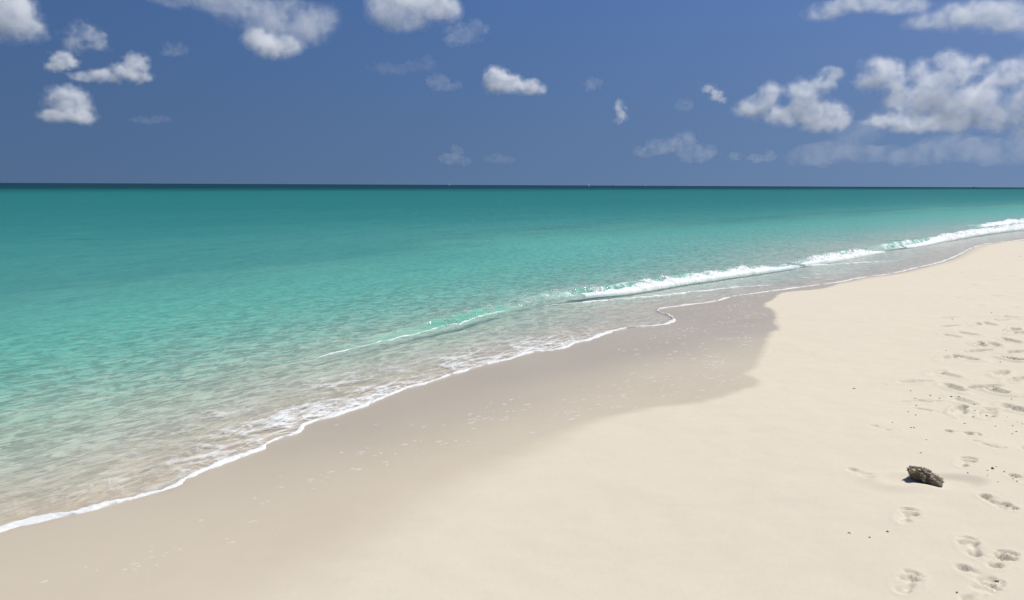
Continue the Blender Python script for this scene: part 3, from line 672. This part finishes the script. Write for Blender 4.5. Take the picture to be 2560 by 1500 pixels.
def roller(L, hs, fw, start, stop, hscale, label, step, n_drop):
    P, N, q, n = resample(L, step)
    k = (q / n >= start) & (q / n <= stop)
    P, N, q = P[k], N[k], q[k]
    u = (q - q[0]) / (q[-1] - q[0])
    h = np.interp(q / n, [p[0] for p in hs], [p[1] for p in hs]) * hscale
    env = np.minimum(sstep(0, .22, u), sstep(1, .72, u)) * (.75 + .8 * fbm2(q / .45, q * 0 + .5, 4))
    env = np.clip(env + .15, .05, 1.4)
    m = 22
    v = np.linspace(0, 1, m)
    qq = (-(fw + .20) + (fw + .34) * v)[None, :] + 0 * q[:, None]
    prof = np.sin(np.pi * np.clip(v, 0, 1) ** .75) ** .8
    hz = h[:, None] * env[:, None] * prof[None, :]
    wig = .05 * fbm2(q / .7, q * 0 + fw * 9, 3)
    PX = P[:, None, 0] + N[:, None, 0] * (qq - wig[:, None]); PY = P[:, None, 1] + N[:, None, 1] * (qq - wig[:, None])
    bz = np.maximum(sea_z(PX.ravel(), PY.ravel()).reshape(PX.shape), 0)
    low = np.minimum(bz[:, -1:], bz)                              # level of the trough
    PZ = np.maximum(low, -.02) + hz
    a_ = np.clip(hz / .10, .35 * np.clip(env, 0, 1)[:, None], 1)
    d = fbm3(PX * 8, PY * 8, PZ * 8, 5, .75)
    sp = np.abs(fbm3(PX * 16 + 5, PY * 16, PZ * 5, 3, .6))
    PZ = PZ + a_ * (.050 * d + .055 * sp * (prof[None, :] > .6))
    d2 = fbm3(PX * 9 + 30, PY * 9, PZ * 9, 3, .6)
    PX = PX + N[:, None, 0] * d2 * .04 * a_; PY = PY + N[:, None, 1] * d2 * .04 * a_
    PZ[:, 0] -= .06; PZ[:, -1] -= .05
    V = np.stack([PX, PY, PZ], -1).reshape(-1, 3)
    # flung droplets and strands above the crest
    i = rng.integers(0, len(q), n_drop); j = rng.integers(4, 13, n_drop)
    C = np.stack([PX[i, j], PY[i, j], PZ[i, j]], 1)
    C[:, 2] += np.abs(rng.normal(0, .028, n_drop)) * np.clip(env[i], 0, 1) + .002
    C[:, :2] += N[i] * rng.normal(.0, .05, (n_drop, 1))
    R = rng.uniform(.004, .013, n_drop) * (1 + .02 * np.hypot(C[:, 0], C[:, 1]))
    V, Fc = join_meshes([(V, strip_faces(len(q), m)), join_blobs(C, R)])
    o = new_mesh('breaker_foam', V, Fc, FOAM)
    return tag(o, label, 'foam', 'white foam of the small breaking waves', 'stuff')

roller(RIDGES[1][0], RIDGES[1][1], .16,  .20, .97, .80, 'long white foam roller of the main breaking wave right of centre', .018, 500)
roller(RIDGES[2][0], RIDGES[2][1], .16, .05, 1.0, .95, 'white foam of the second breaker beyond the main roller', .025, 250)
roller(RIDGES[3][0], RIDGES[3][1], .18, .08, .99, .95, 'white foam of the far breaker running out at the right edge', .035, 300)
roller(RIDGES[4][0], RIDGES[4][1], .2, .12, .99, .95, 'white foam of the farthest outer breaker at the right edge', .045, 120)

def spatter(L, hs, fw, start, stop, n, label):
    P, N, q, tot = resample(L, .02)
    k = (q / tot >= start) & (q / tot <= stop); P, N, q = P[k], N[k], q[k]
    w = np.clip(.35 + 1.2 * fbm2(q / .35, q * 0 + 8.5, 3), 0, 1); w /= w.sum()
    i = rng.choice(len(q), n, p=w)
    h = np.interp(q[i] / tot, [p[0] for p in hs], [p[1] for p in hs])
    off_ = rng.normal(-fw * .8, .07, n)
    xy = P[i] + N[i] * off_[:, None]
    z = sea_z(xy[:, 0], xy[:, 1]) + .004 + np.abs(rng.normal(0, .012, n)) * (h > .05)
    V, Fc = join_blobs(np.column_stack([xy, z]), rng.uniform(.004, .012, n))
    o = new_mesh('foam_spatter', V, Fc, FOAM)
    return tag(o, label, 'foam', None, 'stuff')
spatter(RIDGES[0][0], RIDGES[0][1], .10, .60, .95, 200, 'white spatter on the crest of the small green curling wave')
spatter(RIDGES[1][0], RIDGES[1][1], .16, .05, .25, 500, 'white spatter on the green start of the main breaker')

def crest_line(L, start, stop, width, label, step=.016):
    """thin broken line of foam at the foot of a small wave"""
    P, N, q, n = resample(L, step)
    k = (q / n >= start) & (q / n <= stop); P, N, q = P[k], N[k], q[k]
    u = (q - q[0]) / (q[-1] - q[0])
    wd = width * np.clip(.55 + 1.0 * fbm2(q / .5, q * 0 + 3.1, 3) + .9 * fbm2(q / .12, q * 0 + 6.6, 2), .22, 1.4) * np.minimum(sstep(0, .15, u), sstep(1, .85, u))
    m = 7; v = np.linspace(-1, 1, m)
    qq = v[None, :] * wd[:, None] - .05 * fbm2(q / .7, q * 0 + .09 * 9, 3)[:, None] + .012 * fbm2(q / .2, q * 0 + 2, 3)[:, None] - .02
    PX = P[:, None, 0] + N[:, None, 0] * qq; PY = P[:, None, 1] + N[:, None, 1] * qq
    PZ = sea_z(PX.ravel(), PY.ravel()).reshape(PX.shape) + .35 * wd[:, None] * np.sqrt(np.clip(1 - v ** 2, 0, 1))[None, :] * (1 + .8 * fbm2(PX / .03, PY / .03, 2)) - .001
    PZ[:, 0] -= .006; PZ[:, -1] -= .006
    V, Fc = join_meshes([(np.stack([PX, PY, PZ], -1).reshape(-1, 3), strip_faces(len(q), m))])
    return tag(new_mesh('crest_foam', V, Fc, FOAM), label, 'foam', None, 'stuff')
crest_line(RIDGES[0][0], .12, .97, .009, 'thin bright line of foam at the foot of the small green wave')
crest_line(RIDGES[5][0], .0, 1.0, .022, 'long thin foam line running over the swash behind the water edge')
crest_line(RIDGES[6][0], .0, 1.0, .035, 'thin far foam line on the grey swash under the second breaker', .025)
crest_line(RIDGES[7][0], .0, 1.0, .02, 'short slanting foam line crossing the swash at the right', .02)

# rim of foam along the swash edge
P, N, q, n = resample(EDGE_L[(EDGE_L[:, 1] > 1) & (EDGE_L[:, 1] < 60)], .016)
m = 11
v = np.linspace(-1, 1, m)
wd = .030 + .050 * fbm2(q / .75, q * 0 + 2.2, 3) + .030 * fbm2(q / .16, q * 0 + 4, 3)
wd = np.clip(wd, .003, .10) * (1 - .35 * sstep(11.5, 12.6, P[:, 1]))
hz = np.clip(.011 + .012 * fbm2(q / .5, q * 0 + 7, 3), .004, .03)
jog = .030 * fbm2(q / .26, q * 0 + 1, 4)
qq = v[None, :] * wd[:, None] + jog[:, None] - .02
PX = P[:, None, 0] + N[:, None, 0] * qq; PY = P[:, None, 1] + N[:, None, 1] * qq
bz = np.maximum(sand_z(PX.ravel(), PY.ravel()), sea_z(PX.ravel(), PY.ravel())).reshape(PX.shape)
PZ = bz + hz[:, None] * np.sqrt(np.clip(1 - v ** 2, 0, 1))[None, :] * (1 + .8 * fbm2(PX / .03, PY / .03, 2)) - .0015
PZ[:, 0] -= .006; PZ[:, -1] -= .006
V, Fc = join_meshes([(np.stack([PX, PY, PZ], -1).reshape(-1, 3), strip_faces(len(q), m))])
o = new_mesh('swash_foam', V, Fc, FOAM)
tag(o, 'thin white rim of foam along the edge of the water on the sand', 'foam', None, 'stuff')

# foam flecks stranded on the wet sand
cand = np.column_stack([rng.uniform(-2.2, 8, 110000), rng.uniform(3.5, 16, 110000)])
def pts_sd(Pt, L):
    d, _ = line_dist(Pt[:, 0], Pt[:, 1], L)
    P_ = np.vstack([L, [[L[-1][0] + 9000, L[-1][1] - 9000]], [[9000, -9000]], [[L[0][0], -9000]]])
    return np.where(inside(Pt[:, 0], Pt[:, 1], P_), np.abs(d), -np.abs(d))
sw = pts_sd(cand, WET_L); se = pts_sd(cand, EDGE_L)
dens = np.exp(-((sw + .42) / .30) ** 2) * sstep(5.0, 7.0, cand[:, 1]) + .8 * np.exp(-((sw + .95) / .12) ** 2) * (cand[:, 1] < 7.5) \
    + .35 * np.exp(-((sw + 1.0) / .6) ** 2) * sstep(7, 9.5, cand[:, 1]) + .10 * np.exp(-((sw + .75) / .35) ** 2)
dens *= np.clip(.3 + 1.6 * fbm2(cand[:, 0] / .35, cand[:, 1] / .35, 3), 0, 1)
def band(L_, w_):
    d_, _ = line_dist(cand[:, 0], cand[:, 1], chaikin(L_, 1)); return np.exp(-(d_ / w_) ** 2)
rag = np.clip(.2 + 1.7 * fbm2(cand[:, 0] / .12 + 5, cand[:, 1] / .12, 3), 0, 1)
dens = dens + 1.6 * band(MARK_LINE, .035) * rag + .9 * band(MARK_LINE[4:], .14) * rag + .35 * band(FLECK_BAND_NEAR, .14) * rag + .30 * band(FLECK_BAND_LEFT, .18) * rag
ok = (sw < -.10) & (se > .15) & (rng.random(len(cand)) < dens * .30)
C = cand[ok]
nf = len(C); k8 = np.arange(8) / 8 * 2 * np.pi
R = rng.gamma(2.2, .0042, nf).clip(.003, .018)
el = rng.uniform(1, 2.4, nf); an = rng.uniform(-.3, .9, nf)
rad = R[:, None] * (1 + .3 * rng.normal(size=(nf, 8)))
lx = np.cos(k8)[None] * rad * el[:, None]; ly = np.sin(k8)[None] * rad
gx = C[:, :1] + lx * np.cos(an)[:, None] - ly * np.sin(an)[:, None]
gy = C[:, 1:] + lx * np.sin(an)[:, None] + ly * np.cos(an)[:, None]
gz = sand_z(gx.ravel(), gy.ravel()).reshape(gx.shape) - .001
cz = sand_z(C[:, 0], C[:, 1]) + .003
V = np.concatenate([np.stack([gx, gy, gz], -1), np.column_stack([C, cz])[:, None, :]], 1).reshape(-1, 3)
base_ = 9 * np.arange(nf)[:, None, None]
Fc = (np.array([(i, (i + 1) % 8, 8) for i in range(8)])[None] + base_).reshape(-1, 3)
t = NT('stranded_foam')
b = t.new('ShaderNodeBsdfPrincipled'); t.link(t.mix(t.noise(t.coords(), 40, 3), (.46, .42, .37, 1), (.58, .55, .50, 1)), b.inputs['Base Color'])
b.inputs['Roughness'].default_value = .5
t.link(b.outputs[0], t.out.inputs['Surface'])
o = new_mesh('foam_flecks', V, Fc, t.mat)
tag(o, 'small pale foam flecks stranded on the wet grey sand', 'foam', None, 'stuff')

# ---------------------------------------------------------------- rock on the sand
def icosphere(sub):
    import bmesh
    bm = bmesh.new(); bmesh.ops.create_icosphere(bm, subdivisions=sub, radius=1.0)
    V = np.array([v_.co[:] for v_ in bm.verts]); Fc = np.array([[v_.index for v_ in f.verts] for f in bm.faces])
    bm.free(); return V, Fc

V, Fc = icosphere(6)
D_ = V.copy()
r = 1 + .34 * fbm3(D_[:, 0] * 1.3 + 3, D_[:, 1] * 1.3, D_[:, 2] * 1.3, 2) + .20 * fbm3(D_[:, 0] * 3.4, D_[:, 1] * 3.4 + 2, D_[:, 2] * 3.4, 3, .6)
pit = fbm3(D_[:, 0] * 6 + 7, D_[:, 1] * 6, D_[:, 2] * 6, 3)
r -= .18 * sstep(.08, .40, pit) + .05 * np.abs(fbm3(D_[:, 0] * 17, D_[:, 1] * 17, D_[:, 2] * 17, 2))
V = D_ * r[:, None] * np.array([.082, .058, .046])
ca, sa = math.cos(math.radians(-22)), math.sin(math.radians(-22))
V = np.stack([V[:, 0] * ca - V[:, 1] * sa, V[:, 0] * sa + V[:, 1] * ca, V[:, 2]], 1)
V[:, 2] += .25 * np.clip(-V[:, 0], -.1, .1)                          # higher on its left end
t = NT('pitted_coral_stone')
co = t.coords()
n1 = t.noise(co, 22, 6, .65); n2 = t.noise(co, 75, 4, .7)
c = t.mix(t.ramp(n1, .38, .62), (.14, .110, .070, 1), (.44, .36, .235, 1))
c = t.mix(t.ramp(n2, .5, .7, 0, .6), c, (.36, .30, .21, 1))
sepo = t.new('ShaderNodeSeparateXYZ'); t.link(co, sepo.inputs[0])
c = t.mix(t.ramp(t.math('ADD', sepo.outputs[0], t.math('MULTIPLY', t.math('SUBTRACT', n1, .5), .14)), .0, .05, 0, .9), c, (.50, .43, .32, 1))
b = t.new('ShaderNodeBsdfPrincipled'); t.link(c, b.inputs['Base Color']); b.inputs['Roughness'].default_value = .9
t.link(t.bump(n2, .5, .008), b.inputs['Normal'])
t.link(b.outputs[0], t.out.inputs['Surface'])
rock = new_mesh('rock', V, Fc, t.mat)
rock.location = (ROCK[0], ROCK[1], float(sand_z(np.array([ROCK[0]]), np.array([ROCK[1]]))[0]) + .030)
tag(rock, 'dark pitted coral rock lying on the dry sand at the lower right', 'rock')

# ---------------------------------------------------------------- bits of dried weed on the sand
WEED = plain('dried_seaweed', (.075, .060, .045), .85, .4, 60)
V0, F0 = icosphere(1)
shapes = []
for k in range(5):
    j = 1 + .45 * rng.normal(size=(len(V0), 1)).clip(-1.2, 1.6)
    me_o = new_mesh('seaweed_fragment', V0 * j * np.array([1.0, .6, .45]), F0, WEED, smooth=False)
    shapes.append(me_o)
for k, (x0, y0) in enumerate(SPECKS):
    if k < 5: o = shapes[k]
    else:
        o = shapes[k % 5].copy(); COL.objects.link(o)
    s_ = float(rng.uniform(.003, .0068)) * (1 + .05 * y0)
    if k in (4, 7): s_ = .013
    o.scale = (s_ * 1.3, s_, s_)
    o.location = (x0, y0, float(sand_z(np.array([x0]), np.array([y0]))[0]) + s_ * .2)
    o.rotation_euler = (0, 0, float(rng.uniform(0, 6.28)))
    tag(o, 'tiny dark crumb of dried seaweed lying on the pale dry sand', 'seaweed', 'dark seaweed crumbs scattered over the dry sand')

# ---------------------------------------------------------------- boats on the horizon
WHITE = plain('white_gelcoat', (.80, .80, .78), .35, .04)
t = NT('sailcloth')
b = t.new('ShaderNodeBsdfDiffuse'); t.link(t.mix(t.noise(t.coords(), 2, 3), (.80, .80, .78, 1), (.86, .86, .84, 1)), b.inputs['Color'])
tr_ = t.new('ShaderNodeBsdfTranslucent'); tr_.inputs['Color'].default_value = (.8, .8, .76, 1)
t.link(t.mixs(.45, b.outputs[0], tr_.outputs[0]), t.out.inputs['Surface'])
SAIL = t.mat
DARKH = plain('dark_blue_hull', (.030, .040, .060), .4, .1)
GREYS = plain('grey_cabin', (.16, .18, .21), .6, .1)
GLASS = plain('dark_window', (.02, .03, .04), .1, .05)
METAL = plain('mast_metal', (.55, .56, .58), .4, .05)

def hull(name, L, B, H, mat, parent):
    st_ = np.linspace(0, 1, 15); V = []
    for u in st_:
        w = B / 2 * (1 - max(0, (u - .45) / .55) ** 2.2) * (.86 + .14 * min(1, u / .2))
        sh = H * (1 + .35 * max(0, u - .4))
        x = (u - .5) * L
        for yy, zz in ((-w, sh), (-w * .92, sh * .45), (-w * .55, -.1 * H), (0, -.3 * H), (w * .55, -.1 * H), (w * .92, sh * .45), (w, sh)):
            V.append((x + (.06 * L * (zz / H) if u > .9 else 0), yy, zz))
    Fq = [tuple(f) for f in strip_faces(15, 7)]
    Fq += [(i * 7, (i + 1) * 7, (i + 1) * 7 + 6, i * 7 + 6) for i in range(14)]
    Fq += [(0, 6, 5, 1), (1, 5, 4, 2)]
    return new_mesh(name, V, Fq, mat, False, parent)

def box(name, c, s, mat, parent, taper=.85):
    x, y, z = c; a_, b_, d_ = (k / 2 for k in s)
    V = [(x + i * a_ * (taper if k > 0 else 1), y + j * b_ * (taper if k > 0 else 1), z + k * d_) for k in (-1, 1) for i, j in ((-1, -1), (1, -1), (1, 1), (-1, 1))]
    return new_mesh(name, V, [(3, 2, 1, 0), (4, 5, 6, 7), (0, 1, 5, 4), (1, 2, 6, 5), (2, 3, 7, 6), (3, 0, 4, 7)], mat, False, parent)

def pole(name, a_, b_, r, mat, parent):
    a_, b_ = np.array(a_, float), np.array(b_, float); d = (b_ - a_) / np.linalg.norm(b_ - a_)
    u = np.cross(d, (0.3, 1, .2)); u /= np.linalg.norm(u); w = np.cross(d, u)
    V = [p + r * (math.cos(k) * u + math.sin(k) * w) for p in (a_, b_) for k in np.arange(6) * math.pi / 3]
    return new_mesh(name, V, [(i, (i + 1) % 6, 6 + (i + 1) % 6, 6 + i) for i in range(6)], mat, True, parent)

def sail(name, pts, mat, parent):
    """triangle of cloth with belly and thickness"""
    a_, b_, c_ = (np.array(p, float) for p in pts)
    n = 7; V, idx = [], {}
    for side in (0, 1):
        for i in range(n):
            for j in range(n - i):
                u, v_ = i / (n - 1), j / (n - 1)
                p = a_ + u * (b_ - a_) + v_ * (c_ - a_)
                p = p + np.array((0, .55 * math.sin(math.pi * min(1, u + v_) ) * (1 - v_) + .03 * side, 0))
                idx[side, i, j] = len(V); V.append(p)
    Ft = []
    for side in (0, 1):
        for i in range(n - 1):
            for j in range(n - 1 - i):
                Ft.append((idx[side, i, j], idx[side, i + 1, j], idx[side, i, j + 1]))
                if j < n - 2 - i: Ft.append((idx[side, i + 1, j], idx[side, i + 1, j + 1], idx[side, i, j + 1]))
    return new_mesh(name, V, Ft, mat, True, parent)

def at_sea(az, dist): return (math.sin(math.radians(az)) * dist, math.cos(math.radians(az)) * dist, 0.0)

def sailboat(az, dist, head, s, label):
    o = empty('sailboat', at_sea(az, dist), math.radians(head)); o.scale = (s, s, s)
    hull('hull', 9.0, 2.9, 1.0, WHITE, o)
    cb = box('cabin', (.3, 0, 1.4), (3.4, 1.8, .7), WHITE, o)
    box('window', (.3, 0, 1.42), (2.4, 1.84, .22), GLASS, cb, .95)
    pole('mast', (.8, 0, .8), (.8, 0, 12.0), .08, METAL, o)
    pole('boom', (.8, 0, 2.2), (-3.6, .2, 2.2), .06, METAL, o)
    sail('mainsail', ((.72, 0, 2.4), (-3.5, 0, 2.4), (.72, 0, 11.8)), SAIL, o)
    sail('jib', ((4.3, 0, 1.5), (1.2, 0, 1.9), (.95, 0, 10.2)), SAIL, o)
    return tag(o, label, 'sailboat')

def motor_boat(az, dist, head, s, hull_mat, cab_mat, label, fly=True, name='motor_yacht', cat='yacht'):
    o = empty(name, at_sea(az, dist), math.radians(head)); o.scale = (s, s, s)
    hull('hull', 9.0, 3.0, 1.4, hull_mat, o)
    cb = box('cabin', (.2, 0, 2.1), (4.6, 2.4, 1.4), cab_mat, o)
    box('window', (.2, 0, 2.25), (4.3, 2.36, .5), GLASS, cb, .97)
    if fly:
        box('flybridge', (-.6, 0, 3.2), (2.6, 2.1, .8), cab_mat, o)
        box('canopy', (-.7, 0, 4.4), (2.8, 2.1, .15), cab_mat, o)
        for sx in (-1.7, .3):
            for sy in (-.8, .8): pole('canopy_post', (sx, sy, 3.5), (sx, sy, 4.4), .04, METAL, o)
    else:
        pole('mast', (-1.4, 0, 2.7), (-1.4, 0, 5.6), .09, METAL, o)
    pole('antenna', (.4, .3, 2.7), (.1, .3, 5.4), .03, METAL, o)
    return tag(o, label, cat)

sailboat(-4.348, 2300, 58, .9, 'white sailboat alone on the horizon left of the other boats')
motor_boat(5.206, 1900, 52, 1.05, WHITE, WHITE, 'largest white motor yacht on the horizon near the centre')
motor_boat(9.078, 3000, 60, .8, WHITE, WHITE, 'tiny white boat on the horizon between dark boats', True, 'motor_boat', 'boat')
for az, dist, s, hd, lab in ((6.866, 3200, .8, 10, 'dark boat on the horizon just right of the white motor yacht'),
                             (10.892, 3600, .8, -8, 'dark boat on the horizon just right of the tiny white boat'),
                             (12.763, 3300, .8, 15, 'left one of two dark boats close together on the horizon'),
                             (13.624, 3300, .7, -12, 'right one of two dark boats close together on the horizon'),
                             (18.324, 3500, .8, 5, 'lone dark boat on the horizon under the great cumulus'),
                             (28.983, 3000, .9, -15, 'dark boat on the horizon nearest the right edge')):
    motor_boat(az, dist, hd, s, DARKH, GREYS, lab, False, 'fishing_boat', 'boat')

# ---------------------------------------------------------------- clouds
def surface_nets(f, org, h):
    """closed surface of f = 0 on a regular grid (f > 0 inside)"""
    s = f > 0
    nx, ny, nz = f.shape
    acc = np.zeros((nx - 1, ny - 1, nz - 1, 3)); cnt = np.zeros((nx - 1, ny - 1, nz - 1))
    for ax in range(3):
        for d1 in (0, 1):
            for d2 in (0, 1):
                o0 = [0, 0, 0]; o1 = [0, 0, 0]
                oth = [k for k in range(3) if k != ax]
                o0[oth[0]] = o1[oth[0]] = d1; o0[oth[1]] = o1[oth[1]] = d2; o1[ax] = 1
                sl0 = tuple(slice(o0[k], o0[k] + f.shape[k] - 1) for k in range(3)); sl1 = tuple(slice(o1[k], o1[k] + f.shape[k] - 1) for k in range(3))
                a_, b_ = f[sl0], f[sl1]; c = (a_ > 0) != (b_ > 0)
                tt = np.where(c, a_ / np.where(c, a_ - b_, 1), 0)
                for k in range(3): acc[..., k] += c * (o0[k] + (tt if k == ax else 0))
                cnt += c
    act = cnt > 0
    idx = -np.ones(act.shape, np.int64); idx[act] = np.arange(act.sum())
    g = np.stack(np.nonzero(act), 1)
    V = (g + acc[act] / cnt[act][:, None]) * h + org
    Fs = []
    for ax in range(3):
        u, w = [k for k in range(3) if k != ax]
        sl0 = [slice(None)] * 3; sl1 = [slice(None)] * 3; sl0[ax] = slice(0, -1); sl1[ax] = slice(1, None)
        c = s[tuple(sl0)] != s[tuple(sl1)]
        q = np.stack(np.nonzero(c), 1)
        q = q[(q[:, u] > 0) & (q[:, w] > 0) & (q[:, u] < f.shape[u] - 1) & (q[:, w] < f.shape[w] - 1)]
        e1 = np.zeros(3, int); e2 = np.zeros(3, int); e1[u] = 1; e2[w] = 1
        A_, B_, C_, E_ = (idx[tuple((q - d).T)] for d in (0 * e1, e1, e1 + e2, e2))
        Q = np.stack([A_, B_, C_, E_], 1)
        flip = s[tuple(q.T)] ^ (ax == 1)
        Q[~flip] = Q[~flip][:, ::-1]
        Fs.append(Q)
    return V, np.concatenate(Fs)

def cloud(k, label, tau, amp, lobes):
    low = min(l[1] - l[3] for l in lobes)
    dist = min(16000.0, max(3200.0, 800.0 / math.tan(math.radians(max(low, .5)))))
    C, R = [], []
    rd = np.random.default_rng(100 + k)
    for az, el, rx, ry in lobes:
        d = dist * (1 + rd.uniform(-.012, .012))
        C.append((math.sin(math.radians(az)) * d, math.cos(math.radians(az)) * d, math.tan(math.radians(el)) * d + CAM_H))
        R.append((math.radians(rx) * dist * 1.24, math.radians(math.sqrt(rx * ry)) * dist * 1.24, math.radians(ry) * dist * 1.24))
    C, R = np.array(C), np.array(R)
    az0 = math.radians(sum(l[0] for l in lobes) / len(lobes))
    ca, sa = math.cos(az0), math.sin(az0)
    # local frame turned to the cloud: x to the right, y away
    org = np.array([math.sin(az0) * dist, math.cos(az0) * dist, 0.0])
    W = C - org
    Lc = np.stack([W[:, 0] * ca - W[:, 1] * sa, W[:, 0] * sa + W[:, 1] * ca, W[:, 2]], 1)
    lo = (Lc - R * 1.45).min(0); hi = (Lc + R * 1.45).max(0)
    size = float(np.sqrt(np.mean(R[:, 0] * R[:, 2])))
    h = max((hi - lo).max() / 110.0, size / 14.0)
    n = np.maximum(np.ceil((hi - lo) / h).astype(int) + 3, 6)
    gx, gy, gz = (lo[i] - h + np.arange(n[i]) * h for i in range(3))
    GX, GY, GZ = np.meshgrid(gx, gy, gz, indexing='ij')
    f = np.full(GX.shape, -9.0)
    for c_, r_ in zip(Lc, R):
        d = 1 - np.sqrt(((GX - c_[0]) / r_[0]) ** 2 + ((GY - c_[1]) / r_[1]) ** 2 + ((GZ - c_[2]) / r_[2]) ** 2)
        m_ = np.maximum(f, d); f = m_ + .12 * np.exp(-np.abs(f - d) / .15) * (f > -5)
    f = f - .22
    nb = f > -amp - .25
    bx, by, bz = GX[nb] / size / .95 + k * 7.7, GY[nb] / size / .95, GZ[nb] / size / .95
    ns = fbm3(bx, by, bz, 4, .55)
    bil = np.abs(perlin3(bx * 1.3 + 5, by * 1.3, bz * 1.3)) + .55 * np.abs(perlin3(bx * 2.7, by * 2.7 + 3, bz * 2.7)) + .32 * np.abs(perlin3(bx * 5.5, by * 5.5, bz * 5.5 + 8)) + .18 * np.abs(perlin3(bx * 11, by * 11, bz * 11))
    f[nb] += amp * (.75 * ns + 1.05 * (bil - .42))
    f[0] = f[-1] = -1; f[:, 0] = f[:, -1] = -1; f[:, :, 0] = f[:, :, -1] = -1
    org0 = np.array([gx[0], gy[0], gz[0]])
    faint = tau < .6
    root = None
    for name, level, dn in (('cloud', -.20, .16), ('cloud_body', -.04, .42), ('cloud_core', .12, .70)):
        if faint and name != 'cloud': break
        g = f - level
        if (g > 0).sum() < 60: continue
        V, Fq = surface_nets(g, org0, h)
        t = NT('cloud_vapour')
        pv = t.new('ShaderNodeVolumePrincipled')
        pv.inputs['Color'].default_value = (.998, .998, .998, 1); pv.inputs['Anisotropy'].default_value = .1
        nn = t.noise(t.coords(), 1.4 / size, 4, .62)
        dn = (.26 if faint else .48 * dn) * tau / size
        t.put(t.ramp(nn, .36, .64, .10 * dn, 1.2 * dn), pv.inputs['Density'])
        t.link(pv.outputs[0], t.out.inputs['Volume'])
        o = new_mesh(name, V, Fq, t.mat)
        if root is None:
            root = o; o.location = org; o.rotation_euler = (0, 0, -az0)
        else: o.parent = root
    return tag(root, label, 'cloud', 'fair weather clouds over the sea')

for k, (label, tau, amp, lobes) in enumerate(CLOUDS):
    cloud(k, label, tau, amp, lobes)
